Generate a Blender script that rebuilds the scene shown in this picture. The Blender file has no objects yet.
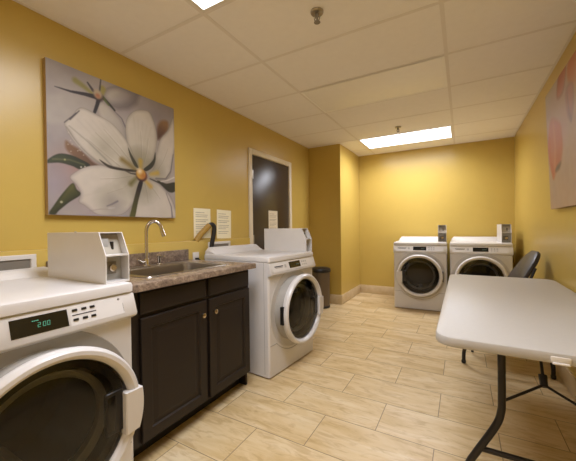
import bpy, bmesh, math, random
import numpy as np
from mathutils import Vector, Matrix
random.seed(7)
PI = math.pi
COL = bpy.context.scene.collection
scn = bpy.context.scene

# ------------------------------------------------------------------ colours / materials
def lin(c):
    c = c/255.0
    return c/12.92 if c <= 0.04045 else ((c+0.055)/1.055)**2.4
def rgb(r, g, b): return (lin(r), lin(g), lin(b), 1.0)

class N:
    def __init__(s, name):
        s.m = bpy.data.materials.new(name); s.m.use_nodes = True
        s.t = s.m.node_tree; s.b = s.t.nodes['Principled BSDF']
    def n(s, typ, **kw):
        x = s.t.nodes.new(typ)
        for k, v in kw.items():
            if k in x.inputs: x.inputs[k].default_value = v
            else: setattr(x, k, v)
        return x
    def l(s, a, b): s.t.links.new(a, b)

def plain(name, col, rough=0.5, metal=0.0, spec=0.5, coat=0.0, bump=0.0, bscale=200.0):
    a = N(name); b = a.b
    b.inputs['Roughness'].default_value = rough; b.inputs['Metallic'].default_value = metal
    b.inputs['Specular IOR Level'].default_value = spec; b.inputs['Coat Weight'].default_value = coat
    tc = a.n('ShaderNodeTexCoord')
    nz = a.n('ShaderNodeTexNoise', Scale=bscale*0.06, Detail=3.0)
    a.l(tc.outputs['Object'], nz.inputs['Vector'])
    mx = a.n('ShaderNodeMix', data_type='RGBA')
    mx.inputs[6].default_value = [c*0.97 for c in col[:3]]+[1]; mx.inputs[7].default_value = [min(1, c*1.03) for c in col[:3]]+[1]
    a.l(nz.outputs[0], mx.inputs[0]); a.l(mx.outputs[2], b.inputs['Base Color'])
    if bump > 0:
        n2 = a.n('ShaderNodeTexNoise', Scale=bscale, Detail=2.0)
        a.l(tc.outputs['Object'], n2.inputs['Vector'])
        bp = a.n('ShaderNodeBump', Strength=bump, Distance=0.002)
        a.l(n2.outputs[0], bp.inputs['Height']); a.l(bp.outputs[0], b.inputs['Normal'])
    return a.m

def emis(name, col, st):
    a = N(name); a.b.inputs['Base Color'].default_value = (0.02, 0.02, 0.02, 1)
    a.b.inputs['Emission Color'].default_value = col; a.b.inputs['Emission Strength'].default_value = st
    return a.m

M = {}
M['wall'] = plain('mustard_paint', rgb(199, 170, 87), 0.30, spec=0.45, bump=0.18, bscale=160)
M['ceiling'] = plain('ceiling_tile', rgb(245, 240, 234), 0.9, spec=0.1, bump=0.5, bscale=350)
M['grid'] = plain('ceiling_grid_paint', rgb(233, 226, 217), 0.7, spec=0.2)
M['white'] = plain('appliance_enamel', rgb(217, 213, 208), 0.28, spec=0.5)
M['white_side'] = plain('appliance_side_enamel', rgb(222, 219, 218), 0.35, spec=0.5)
M['panel'] = plain('control_panel_grey', rgb(218, 214, 208), 0.35)
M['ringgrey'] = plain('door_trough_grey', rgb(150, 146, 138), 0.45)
M['troughshade_near'] = plain('trough_shade_grey', rgb(160, 155, 146), 0.45)  # dish shade put into the colour, darker for the near washer
M['troughshade_plain'] = plain('trough_shade_pale', rgb(204, 199, 191), 0.4)
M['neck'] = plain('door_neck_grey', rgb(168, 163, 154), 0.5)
M['black'] = plain('black_plastic', rgb(26, 24, 23), 0.35)
M['blackgloss'] = plain('display_black', rgb(14, 13, 13), 0.12)
M['drum'] = plain('drum_steel', rgb(92, 90, 88), 0.4, metal=0.3)
M['bowl'] = plain('bowl_grey', rgb(236, 234, 230), 0.35)
M['steel'] = plain('brushed_steel', rgb(176, 170, 162), 0.30, metal=1.0)
M['chrome'] = plain('chrome', rgb(205, 200, 194), 0.14, metal=1.0)
M['cab'] = plain('espresso_wood', rgb(38, 30, 24), 0.42, spec=0.3, bump=0.08, bscale=60)
M['toe'] = plain('toe_kick_black', rgb(22, 17, 13), 0.6)
M['casing'] = plain('casing_paint', rgb(228, 216, 192), 0.4)
M['door'] = plain('dark_door', rgb(62, 50, 38), 0.28, spec=0.5)
M['table'] = plain('table_plastic', rgb(186, 181, 172), 0.42, spec=0.4, bump=0.12, bscale=900)
M['legmetal'] = plain('table_leg_metal', rgb(44, 40, 38), 0.4, metal=0.4)
M['chair'] = plain('chair_vinyl', rgb(46, 40, 42), 0.4, bump=0.2, bscale=300)
M['plate'] = plain('white_plastic', rgb(222, 216, 206), 0.4)
M['grey'] = plain('grey_plastic', rgb(128, 120, 108), 0.5)
M['lightgrey'] = plain('grey_button', rgb(176, 174, 168), 0.5)
M['yellowhose'] = plain('yellow_hose', rgb(166, 130, 52), 0.5)
M['cork'] = plain('trash_steel', rgb(104, 92, 76), 0.35, metal=0.5)
M['canvas'] = plain('canvas_edge', rgb(176, 150, 110), 0.8)
M['lens'] = plain('unlit_lens', rgb(250, 246, 238), 0.45)
M['brass'] = plain('nickel_knob', rgb(200, 186, 164), 0.22, metal=1.0)
M['coinplate'] = plain('coin_plate_grey', rgb(172, 164, 148), 0.4, metal=0.2)
M['ink'] = plain('dark_print', rgb(52, 50, 54), 0.5)
M['lamp'] = emis('troffer_glow', (0.95, 0.97, 1.0, 1), 7.0)
M['green'] = emis('led_green', (0.14, 0.62, 0.36, 1), 0.75)

# tinted glass of the washer doors
def tinted(name, tc):
    a = N(name)
    tr = a.n('ShaderNodeBsdfTransparent'); tr.inputs[0].default_value = tc
    gl = a.n('ShaderNodeBsdfGlossy', Roughness=0.06); gl.inputs[0].default_value = (1, 1, 1, 1)
    fr = a.n('ShaderNodeFresnel', IOR=1.45)
    mx = a.n('ShaderNodeMixShader')
    a.l(fr.outputs[0], mx.inputs[0]); a.l(tr.outputs[0], mx.inputs[1]); a.l(gl.outputs[0], mx.inputs[2])
    out = a.t.nodes['Material Output']; a.l(mx.outputs[0], out.inputs[0])
    return a.m
M['glass'] = tinted('tinted_door_glass', (0.52, 0.52, 0.53, 1))
M['darkglass'] = tinted('dark_door_glass', (0.30, 0.29, 0.28, 1))

def floor_mat():
    a = N('travertine_tile'); b = a.b
    tc = a.n('ShaderNodeTexCoord')
    mp = a.n('ShaderNodeMapping'); mp.inputs['Location'].default_value = (1.063+0.3085+0.617*10, -1.165+0.3075*20, 0)
    a.l(tc.outputs['Object'], mp.inputs['Vector'])
    br = a.n('ShaderNodeTexBrick', offset=0.5, offset_frequency=2, squash=1.0)
    br.inputs['Color1'].default_value = (0, 0, 0, 1); br.inputs['Color2'].default_value = (1, 1, 1, 1); br.inputs['Mortar'].default_value = (0.5, 0.5, 0.5, 1)
    br.inputs['Scale'].default_value = 1.0; br.inputs['Mortar Size'].default_value = 0.0023; br.inputs['Mortar Smooth'].default_value = 0.1
    br.inputs['Bias'].default_value = 0.0; br.inputs['Brick Width'].default_value = 0.617; br.inputs['Row Height'].default_value = 0.3075
    a.l(mp.outputs[0], br.inputs['Vector'])
    # per tile offset of the veining
    sc = a.n('ShaderNodeVectorMath', operation='MULTIPLY'); sc.inputs[1].default_value = (37.0, 53.0, 11.0)
    a.l(br.outputs['Color'], sc.inputs[0])
    st = a.n('ShaderNodeMapping'); st.inputs['Scale'].default_value = (1.1, 4.6, 1.0); st.inputs['Rotation'].default_value = (0, 0, 0.05)
    a.l(tc.outputs['Object'], st.inputs['Vector'])
    ad = a.n('ShaderNodeVectorMath', operation='ADD'); a.l(st.outputs[0], ad.inputs[0]); a.l(sc.outputs[0], ad.inputs[1])
    n1 = a.n('ShaderNodeTexNoise', Scale=1.6, Detail=7.0, Roughness=0.62, Distortion=0.7); a.l(ad.outputs[0], n1.inputs['Vector'])
    n2 = a.n('ShaderNodeTexNoise', Scale=5.5, Detail=5.0, Roughness=0.6, Distortion=1.2); a.l(ad.outputs[0], n2.inputs['Vector'])
    r1 = a.n('ShaderNodeValToRGB')
    e = r1.color_ramp.elements
    e[0].position = 0.30; e[0].color = rgb(200, 170, 116)
    e[1].position = 0.72; e[1].color = rgb(228, 209, 172)
    k = e.new(0.5); k.color = rgb(217, 192, 146)
    a.l(n1.outputs[0], r1.inputs[0])
    r2 = a.n('ShaderNodeValToRGB'); e = r2.color_ramp.elements
    e[0].position = 0.36; e[0].color = (0.72, 0.64, 0.52, 1); e[1].position = 0.50; e[1].color = (1, 1, 1, 1)
    a.l(n2.outputs[0], r2.inputs[0])
    mul = a.n('ShaderNodeMix', data_type='RGBA', blend_type='MULTIPLY'); mul.inputs[0].default_value = 0.62
    a.l(r1.outputs[0], mul.inputs[6]); a.l(r2.outputs[0], mul.inputs[7])
    tint = a.n('ShaderNodeMix', data_type='RGBA', blend_type='MULTIPLY'); tint.inputs[0].default_value = 0.30
    r3 = a.n('ShaderNodeValToRGB'); e = r3.color_ramp.elements
    e[0].color = (0.78, 0.72, 0.62, 1); e[1].color = (1, 1, 1, 1)
    a.l(br.outputs['Color'], r3.inputs[0]); a.l(mul.outputs[2], tint.inputs[6]); a.l(r3.outputs[0], tint.inputs[7])
    gm = a.n('ShaderNodeMix', data_type='RGBA'); a.l(br.outputs['Fac'], gm.inputs[0])
    a.l(tint.outputs[2], gm.inputs[6]); gm.inputs[7].default_value = rgb(136, 114, 84)
    a.l(gm.outputs[2], b.inputs['Base Color'])
    b.inputs['Roughness'].default_value = 0.38; b.inputs['Specular IOR Level'].default_value = 0.4
    inv = a.n('ShaderNodeMath', operation='SUBTRACT'); inv.inputs[0].default_value = 1.0; a.l(br.outputs['Fac'], inv.inputs[1])
    bp = a.n('ShaderNodeBump', Strength=0.4, Distance=0.002); a.l(inv.outputs[0], bp.inputs['Height']); a.l(bp.outputs[0], b.inputs['Normal'])
    return a.m
M['floor'] = floor_mat()

def base_mat():
    a = N('travertine_base'); b = a.b
    tc = a.n('ShaderNodeTexCoord'); n1 = a.n('ShaderNodeTexNoise', Scale=6.0, Detail=6.0, Roughness=0.6)
    a.l(tc.outputs['Object'], n1.inputs['Vector'])
    r = a.n('ShaderNodeValToRGB'); r.color_ramp.elements[0].position = 0.35; r.color_ramp.elements[0].color = rgb(200, 176, 134)
    r.color_ramp.elements[1].position = 0.7; r.color_ramp.elements[1].color = rgb(220, 200, 164)
    a.l(n1.outputs[0], r.inputs[0]); a.l(r.outputs[0], b.inputs['Base Color']); b.inputs['Roughness'].default_value = 0.4
    return a.m
M['base'] = base_mat()

def granite():
    a = N('brown_granite_laminate'); b = a.b
    tc = a.n('ShaderNodeTexCoord')
    n1 = a.n('ShaderNodeTexNoise', Scale=22.0, Detail=8.0, Roughness=0.72, Distortion=0.6); a.l(tc.outputs['Object'], n1.inputs['Vector'])
    v = a.n('ShaderNodeTexVoronoi', Scale=95.0); a.l(tc.outputs['Object'], v.inputs['Vector'])
    r = a.n('ShaderNodeValToRGB'); e = r.color_ramp.elements
    e[0].position = 0.30; e[0].color = rgb(78, 64, 52); e[1].position = 0.72; e[1].color = rgb(172, 152, 126)
    k = e.new(0.45); k.color = rgb(118, 98, 80); k = e.new(0.56); k.color = rgb(140, 118, 96)
    a.l(n1.outputs[0], r.inputs[0])
    bw = a.n('ShaderNodeRGBToBW'); a.l(v.outputs['Color'], bw.inputs[0])
    mx = a.n('ShaderNodeMix', data_type='RGBA', blend_type='OVERLAY'); mx.inputs[0].default_value = 0.22
    a.l(r.outputs[0], mx.inputs[6]); a.l(bw.outputs[0], mx.inputs[7])
    hs = a.n('ShaderNodeHueSaturation', Saturation=0.9); a.l(mx.outputs[2], hs.inputs['Color'])
    a.l(hs.outputs[0], b.inputs['Base Color']); b.inputs['Roughness'].default_value = 0.25
    return a.m
M['granite'] = granite()

def attr_mat(name, rough=0.6):
    a = N(name); at = a.n('ShaderNodeAttribute', attribute_name='paint'); a.l(at.outputs['Color'], a.b.inputs['Base Color'])
    a.b.inputs['Roughness'].default_value = rough
    return a.m
M['art'] = attr_mat('painted_canvas', 0.55)
M['paper'] = attr_mat('printed_paper', 0.7)

# ------------------------------------------------------------------ object helpers
def link(name, bm, mats, parent=None, smooth=True, ang=35):
    me = bpy.data.meshes.new(name)
    bmesh.ops.recalc_face_normals(bm, faces=bm.faces)
    bm.to_mesh(me); bm.free()
    if not isinstance(mats, (list, tuple)): mats = [mats]
    for m in mats: me.materials.append(m)
    o = bpy.data.objects.new(name, me); COL.objects.link(o)
    if smooth:
        me.shade_smooth()
        me.set_sharp_from_angle(angle=math.radians(ang))
    if parent is not None: o.parent = parent
    return o
def thing(name, label, cat, loc=(0, 0, 0), rotz=0.0, group=None):
    o = bpy.data.objects.new(name, None); COL.objects.link(o)
    o.empty_display_size = 0.1
    o.location = loc; o.rotation_euler = (0, 0, rotz)
    tag(o, label, cat, group); return o
def tag(o, label, cat, group=None):
    o['label'] = label; o['category'] = cat; o['kind'] = 'thing'
    if group: o['group'] = group
    return o
def struct(o, label=None, cat=None):
    o['kind'] = 'structure'
    if label: o['label'] = label
    if cat: o['category'] = cat
    return o
def BM(): return bmesh.new()
def box(bm, x0, x1, y0, y1, z0, z1, bev=0.0, seg=2, mi=0):
    r = bmesh.ops.create_cube(bm, size=1.0)
    vs = r['verts']
    for v in vs:
        v.co = Vector(((x0+x1)/2+v.co.x*(x1-x0), (y0+y1)/2+v.co.y*(y1-y0), (z0+z1)/2+v.co.z*(z1-z0)))
    fs = set(f for v in vs for f in v.link_faces)
    for f in fs: f.material_index = mi
    if bev > 0:
        es = list(set(e for v in vs for e in v.link_edges))
        bmesh.ops.bevel(bm, geom=es, offset=bev, segments=seg, affect='EDGES', profile=0.5, material=-1)
    return bm
def bx(*a, **k): return box(BM(), *a, **k)
def loft(bm, loops, cap0=False, cap1=False, closed=True, mi=0):
    rows = [[bm.verts.new(p) for p in L] for L in loops]
    n = len(rows[0])
    for a, b in zip(rows, rows[1:]):
        for i in range(n if closed else n-1):
            j = (i+1) % n
            f = bm.faces.new((a[i], a[j], b[j], b[i])); f.material_index = mi
    if cap0: bm.faces.new(rows[0]).material_index = mi
    if cap1: bm.faces.new(rows[-1]).material_index = mi
    return rows
def rrect(cx, cy, w, h, r, z, n=6):
    out = []
    for (sx, sy, a0) in ((1, 1, 0), (-1, 1, PI/2), (-1, -1, PI), (1, -1, 1.5*PI)):
        for i in range(n+1):
            a = a0+PI/2*i/n
            out.append(Vector((cx+sx*(w/2-r)+r*math.cos(a), cy+sy*(h/2-r)+r*math.sin(a), z)))
    return out
def lathe(bm, prof, n=48, axis='Z', c=(0, 0, 0), cap0=False, cap1=False, mi=0):
    # prof: (radius, height along axis)
    loops = []
    for r, h in prof:
        L = []
        for i in range(n):
            a = 2*PI*i/n
            if axis == 'Z': p = (c[0]+r*math.cos(a), c[1]+r*math.sin(a), c[2]+h)
            elif axis == 'Y': p = (c[0]+r*math.cos(a), c[1]+h, c[2]+r*math.sin(a))
            else: p = (c[0]+h, c[1]+r*math.cos(a), c[2]+r*math.sin(a))
            L.append(Vector(p))
        loops.append(L)
    return loft(bm, loops, cap0, cap1, mi=mi)
def tube(bm, pts, rad, n=12, cap=True, mi=0):
    pts = [Vector(p) for p in pts]
    rads = rad if isinstance(rad, (list, tuple)) else [rad]*len(pts)
    t0 = (pts[1]-pts[0]).normalized()
    ref = Vector((0, 0, 1)) if abs(t0.z) < 0.9 else Vector((1, 0, 0))
    u = t0.cross(ref).normalized(); loops = []
    for i, p in enumerate(pts):
        if i == 0: t = (pts[1]-pts[0]).normalized()
        elif i == len(pts)-1: t = (pts[-1]-pts[-2]).normalized()
        else: t = ((pts[i+1]-p).normalized()+(p-pts[i-1]).normalized()).normalized()
        u = (u-t*u.dot(t)).normalized(); w = t.cross(u)
        loops.append([p+(u*math.cos(2*PI*k/n)+w*math.sin(2*PI*k/n))*rads[i] for k in range(n)])
    loft(bm, loops, cap, cap, mi=mi); return bm
def smooth_path(P, k=8):
    P = [Vector(p) for p in P]; out = []
    Q = [P[0]*2-P[1]]+P+[P[-1]*2-P[-2]]
    for i in range(1, len(Q)-2):
        for s in range(k):
            t = s/k; a, b, c, d = Q[i-1], Q[i], Q[i+1], Q[i+2]
            out.append(0.5*((2*b)+(c-a)*t+(2*a-5*b+4*c-d)*t*t+(3*b-3*c+d-a)*t**3))
    out.append(P[-1]); return out
def prism(bm, poly, axis, a0, a1, mi=0):
    # poly in the plane perpendicular to axis. axis X: (y,z); axis Y: (x,z)
    def mk(p, a): return Vector((a, p[0], p[1])) if axis == 'X' else (Vector((p[0], a, p[1])) if axis == 'Y' else Vector((p[0], p[1], a)))
    loft(bm, [[mk(p, a0) for p in poly], [mk(p, a1) for p in poly]], True, True, mi=mi); return bm

# ------------------------------------------------------------------ painting helpers (flat artworks and printed sheets)
def catmull(P, k=8):
    P = np.array(P, float); n = len(P); out = []
    for i in range(n):
        a, b, c, d = P[i-1], P[i], P[(i+1) % n], P[(i+2) % n]
        for s in range(k):
            t = s/k
            out.append(0.5*(2*b+(c-a)*t+(2*a-5*b+4*c-d)*t*t+(3*b-3*c+d-a)*t**3))
    return np.array(out)
class Canvas:
    def __init__(s, nx, ny, col):
        s.u, s.v = np.meshgrid(np.linspace(0, 1, nx), np.linspace(0, 1, ny)); s.c = np.zeros((ny, nx, 3)); s.c[:] = np.array(col, float)
        rs = np.random.RandomState(3); s.rs = rs
    def noise(s, f, seed):
        rs = np.random.RandomState(seed); g = rs.rand(f+3, f+3)
        x = s.u*f; y = s.v*f; i = x.astype(int); j = y.astype(int); a = x-i; b = y-j
        a = a*a*(3-2*a); b = b*b*(3-2*b)
        return (g[j, i]*(1-a)+g[j, i+1]*a)*(1-b)+(g[j+1, i]*(1-a)+g[j+1, i+1]*a)*b
    def sdf(s, P):
        x, y = s.u, s.v; ins = np.zeros_like(x, bool); d = np.full_like(x, 9.0)
        for i in range(len(P)):
            (x0, y0), (x1, y1) = P[i-1], P[i]
            cr = ((y0 > y) != (y1 > y)) & (x < (x1-x0)*(y-y0)/((y1-y0) if y1 != y0 else 1e-9)+x0); ins ^= cr
            dx, dy = x1-x0, y1-y0; L = dx*dx+dy*dy+1e-12
            t = np.clip(((x-x0)*dx+(y-y0)*dy)/L, 0, 1); d = np.minimum(d, np.hypot(x-x0-t*dx, y-y0-t*dy))
        return np.where(ins, d, -d)
    def mix(s, a, col):
        a = np.clip(a, 0, 1)[..., None]; s.c = s.c*(1-a)+np.array(col, float)*a
    def poly(s, P, c0, c1=None, frm=(0, 0), to=(1, 1), soft=0.008, alpha=1.0, rim=None, rimw=0.03, sm=True):
        d = s.sdf(catmull(P) if sm else np.array(P, float)); a = np.clip(d/soft+0.5, 0, 1)*alpha
        col = np.zeros_like(s.c); col[:] = np.array(c0, float)
        if c1 is not None:
            dx, dy = to[0]-frm[0], to[1]-frm[1]; t = np.clip(((s.u-frm[0])*dx+(s.v-frm[1])*dy)/(dx*dx+dy*dy), 0, 1)
            t = np.clip(t+(s.noise(7, 5)-0.5)*0.3, 0, 1)
            col = col*(1-t[..., None])+np.array(c1, float)*t[..., None]
        if rim is not None:
            r = np.clip(1-d/rimw, 0, 1)**1.5; r = r*(0.5+s.noise(10, 9))
            r = np.clip(r, 0, 1)[..., None]; col = col*(1-r*0.7)+np.array(rim, float)*r*0.7
        s.c = s.c*(1-a[..., None])+col*a[..., None]
    def stroke(s, P, w0, w1, col, alpha=1.0, soft=0.006):
        d = np.full_like(s.u, 9.0); n = len(P)-1
        for i in range(n):
            (x0, y0), (x1, y1) = P[i], P[i+1]; dx, dy = x1-x0, y1-y0
            t = np.clip(((s.u-x0)*dx+(s.v-y0)*dy)/(dx*dx+dy*dy+1e-12), 0, 1)
            w = w0+(w1-w0)*(i+t)/n
            d = np.minimum(d, np.hypot(s.u-x0-t*dx, s.v-y0-t*dy)-w)
        s.mix(np.clip(0.5-d/soft, 0, 1)*alpha, col)
    def blob(s, c, r, col, alpha=1.0, p=1.0):
        d = np.hypot(s.u-c[0], s.v-c[1])/r; s.mix(np.clip(1-d, 0, 1)**p*alpha, col)
    def dot(s, c, r, col, soft=0.006): s.mix(np.clip((r-np.hypot(s.u-c[0], s.v-c[1]))/soft+0.5, 0, 1), col)
def picture_mesh(name, cv, W, H, depth, edge_mat, face_mat, parent=None, gain=1.0):
    """front face in local XZ plane at y=0 facing -y, canvas u runs along +x, v along +z; depth goes to +y"""
    ny, nx = cv.u.shape
    u = cv.u.ravel()*W; v = cv.v.ravel()*H
    verts = [(float(a), 0.0, float(b)) for a, b in zip(u, v)]
    faces = [(j*nx+i, j*nx+i+1, (j+1)*nx+i+1, (j+1)*nx+i) for j in range(ny-1) for i in range(nx-1)]
    nf = len(faces); b0 = len(verts)
    verts += [(0, 0, 0), (W, 0, 0), (W, 0, H), (0, 0, H), (0, depth, 0), (W, depth, 0), (W, depth, H), (0, depth, H)]
    faces += [(b0, b0+4, b0+5, b0+1), (b0+1, b0+5, b0+6, b0+2), (b0+2, b0+6, b0+7, b0+3), (b0+3, b0+7, b0+4, b0), (b0+4, b0+7, b0+6, b0+5)]
    me = bpy.data.meshes.new(name); me.from_pydata(verts, [], faces)
    me.materials.append(face_mat); me.materials.append(edge_mat)
    for i, p in enumerate(me.polygons): p.material_index = 0 if i < nf else 1
    at = me.color_attributes.new('paint', 'FLOAT_COLOR', 'POINT')
    c = np.clip(cv.c.reshape(-1, 3)*gain/255.0, 0, 1); c = np.where(c <= 0.04045, c/12.92, ((c+0.055)/1.055)**2.4)
    full = np.ones((len(verts), 4), np.float32); full[:len(c), :3] = c; full[len(c):, :3] = 0.4
    at.data.foreach_set('color', full.ravel())
    o = bpy.data.objects.new(name, me); COL.objects.link(o)
    if parent is not None: o.parent = parent
    return o

# ------------------------------------------------------------------ the room
XL, XR, YB, YR, H = -2.127, 0.657, 5.443, -3.3, 2.44
XC, YC = -1.604, 4.458
XP = -2.08          # face of the low furred-out ledge on the left wall
T = 0.10
struct(link('floor', bx(XL-T, XR+T, YR-T, YB+T, -0.08, 0.0), M['floor']))
struct(link('ceiling', bx(XL-T, XR+T, YR-T, YB+T, H+0.004, H+0.1), M['ceiling']))
bm = BM()
DY0, DY1, DZ = 2.895, 3.80, 2.055      # door opening in the left wall
box(bm, XL-T, XL, YR-T, DY0, 0, H+0.004); box(bm, XL-T, XL, DY1, YB+T, 0, H+0.004); box(bm, XL-T, XL, DY0, DY1, DZ, H+0.004)
struct(link('wall_left', bm, M['wall']))
struct(link('wall_right', bx(XR, XR+T, YR-T, YB+T, 0, H+0.004), M['wall']))
struct(link('wall_back', bx(XL-T, XR+T, YB, YB+T, 0, H+0.004), M['wall']))
struct(link('wall_rear', bx(XL-T, XR+T, YR-T, YR, 0, H+0.004), M['wall']))
struct(link('wall_corner', bx(XL, XC, YC, YB, 0, H+0.004), M['wall']))
struct(link('trim_1', bx(XL, XP, YR, 2.80, 0, 1.075, bev=0.004), M['wall']))      # ledge
# tile baseboards
def baseb(name, x0, x1, y0, y1): struct(link(name, bx(x0, x1, y0, y1, 0, 0.145, bev=0.003), M['base']))
baseb('baseboard_back', XC+0.011, XR, YB-0.011, YB)
baseb('baseboard_right', XR-0.011, XR, YR, YB-0.011)
bm = BM(); box(bm, XL, XC+0.011, YC-0.011, YC, 0, 0.145, bev=0.003); box(bm, XC, XC+0.011, YC, YB, 0, 0.145, bev=0.003)
struct(link('baseboard_corner', bm, M['base']))
baseb('baseboard_left', XL, XL+0.011, 3.87, YC-0.011)
# ceiling T-bars
GX, GY = -1.3125, 1.344
bm = BM()
for k in range(2): box(bm, GX+1.2192*k-0.012, GX+1.2192*k+0.012, YR, YB-0.021, H+0.0015, H+0.008)
for k in range(-7, 7):
    y = GY+0.6096*k
    if YR < y < YB: box(bm, XL+0.021, XR-0.021, y-0.012, y+0.012, H+0.0020, H+0.008)
box(bm, XL+0.0005, XL+0.02, YR+0.001, YB-0.021, H+0.0010, H+0.008); box(bm, XR-0.02, XR-0.0005, YR+0.001, YB-0.021, H+0.0010, H+0.008); box(bm, XL+0.0005, XR-0.0005, YB-0.02, YB-0.0005, H+0.0010, H+0.008)
struct(link('trim_2', bm, M['grid']))

# lit and unlit ceiling lights
def troffer(x0, y0, lit, label):
    t = thing('ceiling_light', label, 'ceiling light', (x0+0.6096, y0+0.3048, H), 0, 'lay-in ceiling lights')
    w, d = 1.19, 0.58
    bm = BM()
    loft(bm, [rrect(0, 0, w+0.006, d+0.006, 0.004, -0.0015, 2), rrect(0, 0, w+0.006, d+0.006, 0.004, -0.0035, 2), rrect(0, 0, w-0.03, d-0.03, 0.004, -0.0035, 2), rrect(0, 0, w-0.036, d-0.036, 0.004, 0.003, 2)])
    link('frame', bm, M['lens'] if not lit else M['plate'], t)
    link('diffuser', bx(-(w-0.034)/2, (w-0.034)/2, -(d-0.034)/2, (d-0.034)/2, -0.0015, 0.003, bev=0.001), M['lamp'] if lit else M['lens'], t)
    if lit: lamp(t, w-0.04, d-0.04)
def lamp(parent, w, d):
    ld = bpy.data.lights.new('lamp_tubes', 'AREA'); ld.shape = 'RECTANGLE'; ld.size = w; ld.size_y = d
    ld.energy = LAMP_W; ld.color = (0.94, 0.97, 1.13); ld.spread = math.radians(LAMP_SPREAD)
    lo = bpy.data.objects.new('lamp_tubes', ld); COL.objects.link(lo); lo.parent = parent; lo.location = (0, 0, -0.008)
LAMP_W, LAMP_SPREAD = 24.5, 158.0
troffer(GX, GY-0.6096, True, 'lit white ceiling light cut off by the top edge, above the sink counter')
troffer(GX, GY-0.6096*7, True, 'added unseen ceiling light behind the viewpoint that brightens the foreground')  # unseen fixture, added to balance the light in the foreground
troffer(GX, GY+0.6096*5, True, 'lit white ceiling light near the back wall above the two washers')
troffer(GX, GY+0.6096*2, False, 'unlit pale ceiling light panel in the middle of the ceiling')

def sprinkler(x, y, label):
    t = thing('fire_sprinkler', label, 'sprinkler', (x, y, H), 0, 'ceiling sprinklers')
    bm = BM(); lathe(bm, [(0.001, -0.012), (0.034, -0.010), (0.038, -0.004), (0.038, 0.003)], 24, cap0=True)
    link('escutcheon', bm, M['steel'], t)
    bm = BM(); lathe(bm, [(0.011, -0.008), (0.011, -0.028), (0.007, -0.032), (0.006, -0.045)], 12, cap1=True)
    tube(bm, smooth_path([(-0.008, 0, -0.026), (-0.016, 0, -0.04), (-0.004, 0, -0.058)], 4), 0.003, 6)
    tube(bm, smooth_path([(0.008, 0, -0.026), (0.016, 0, -0.04), (0.004, 0, -0.058)], 4), 0.003, 6)
    link('sprinkler_head', bm, M['grey'], t)
    bm = BM(); lathe(bm, [(0.004, -0.058), (0.018, -0.058), (0.019, -0.061), (0.003, -0.062)], 16, cap0=True, cap1=True)
    link('deflector', bm, M['grey'], t)
sprinkler(-0.73, 1.666, 'round metal fire sprinkler on the ceiling near the front light')
sprinkler(-0.70, 4.10, 'small fire sprinkler on the ceiling beside the back light')

# door in the left wall
d = bpy.data.objects.new('door_1', None); COL.objects.link(d); d['kind'] = 'structure'; d.location = (XL, (DY0+DY1)/2, 0)
d['label'] = 'dark brown door with cream frame in the mustard wall'; d['category'] = 'door'
hw = (DY1-DY0)/2
bm = BM()
for (y0, y1, z0, z1) in ((-hw-0.05, -hw+0.012, 0, DZ+0.05), (hw-0.012, hw+0.05, 0, DZ+0.05), (-hw+0.012, hw-0.012, DZ-0.012, DZ+0.05)):
    box(bm, -0.1, 0.016, y0, y1, z0, z1, bev=0.004)
link('door_frame', bm, M['casing'], d)
link('door_leaf', bx(-0.045, -0.004, -hw+0.015, hw-0.015, 0.01, DZ-0.015, bev=0.002), M['door'], d)
for z in (1.81, 1.05, 0.28):
    bm = BM(); tube(bm, [(0.004, -hw+0.02, z-0.05), (0.004, -hw+0.02, z+0.05)], 0.009, 10); box(bm, -0.006, 0.0, -hw+0.012, -hw+0.05, z-0.05, z+0.05)
    link('hinge', bm, M['steel'], d)
bm = BM(); tube(bm, [(-0.006, hw-0.08, 1.0), (0.045, hw-0.08, 1.0), (0.05, hw-0.09, 1.0), (0.05, hw-0.2, 1.0)], 0.01, 10); lathe(bm, [(0.028, -0.004), (0.028, 0.008)], 20, 'X', (0, hw-0.08, 1.0), True, True)
link('door_handle', bm, M['steel'], d)

# ------------------------------------------------------------------ washers
W, D, HT = 0.686, 0.74, 0.952
ZC = 0.499     # door centre height
def front_with_hole(bm, x0, x1, z0, z1, y, R, cz, n=64, mi=0):
    ring, outer = [], []
    for i in range(n):
        a = 2*PI*i/n; c, s = math.cos(a), math.sin(a)
        ring.append(Vector((R*c, y, cz+R*s)))
        t = min((x1 if c > 0 else -x0)/max(abs(c), 1e-9), ((z1-cz) if s > 0 else (cz-z0))/max(abs(s), 1e-9))
        outer.append(Vector((t*c, y, cz+t*s)))
    # snap the nearest samples to the corners
    for cx_ in (x0, x1):
        for cz_ in (z0, z1):
            k = min(range(n), key=lambda i: (outer[i]-Vector((cx_, y, cz_))).length); outer[k] = Vector((cx_, y, cz_))
    loft(bm, [ring, outer], mi=mi)
def seg_digits(bm, text, x, z, h, y):
    segs = {'2': 'abged', '0': 'abcdef', '1': 'bc', '3': 'abgcd', '5': 'afgcd', '4': 'fgbc'}
    w = h*0.55; t = h*0.075
    P = {'a': (0, w, h-t, h), 'g': (0, w, h/2-t/2, h/2+t/2), 'd': (0, w, 0, t), 'f': (0, t, h/2, h), 'b': (w-t, w, h/2, h), 'e': (0, t, 0, h/2), 'c': (w-t, w, 0, h/2)}
    for ch in text:
        if ch == ':':
            box(bm, x+t*0.5, x+t*1.5, y-0.0004, y+0.0004, h*0.25+z, h*0.25+t+z); box(bm, x+t*0.5, x+t*1.5, y-0.0004, y+0.0004, h*0.65+z, h*0.65+t+z); x += t*3; continue
        for sname in segs[ch]:
            a, b, c, e = P[sname]; box(bm, x+a, x+b, y-0.0004, y+0.0004, z+c, z+e)
        x += w+h*0.28
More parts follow.
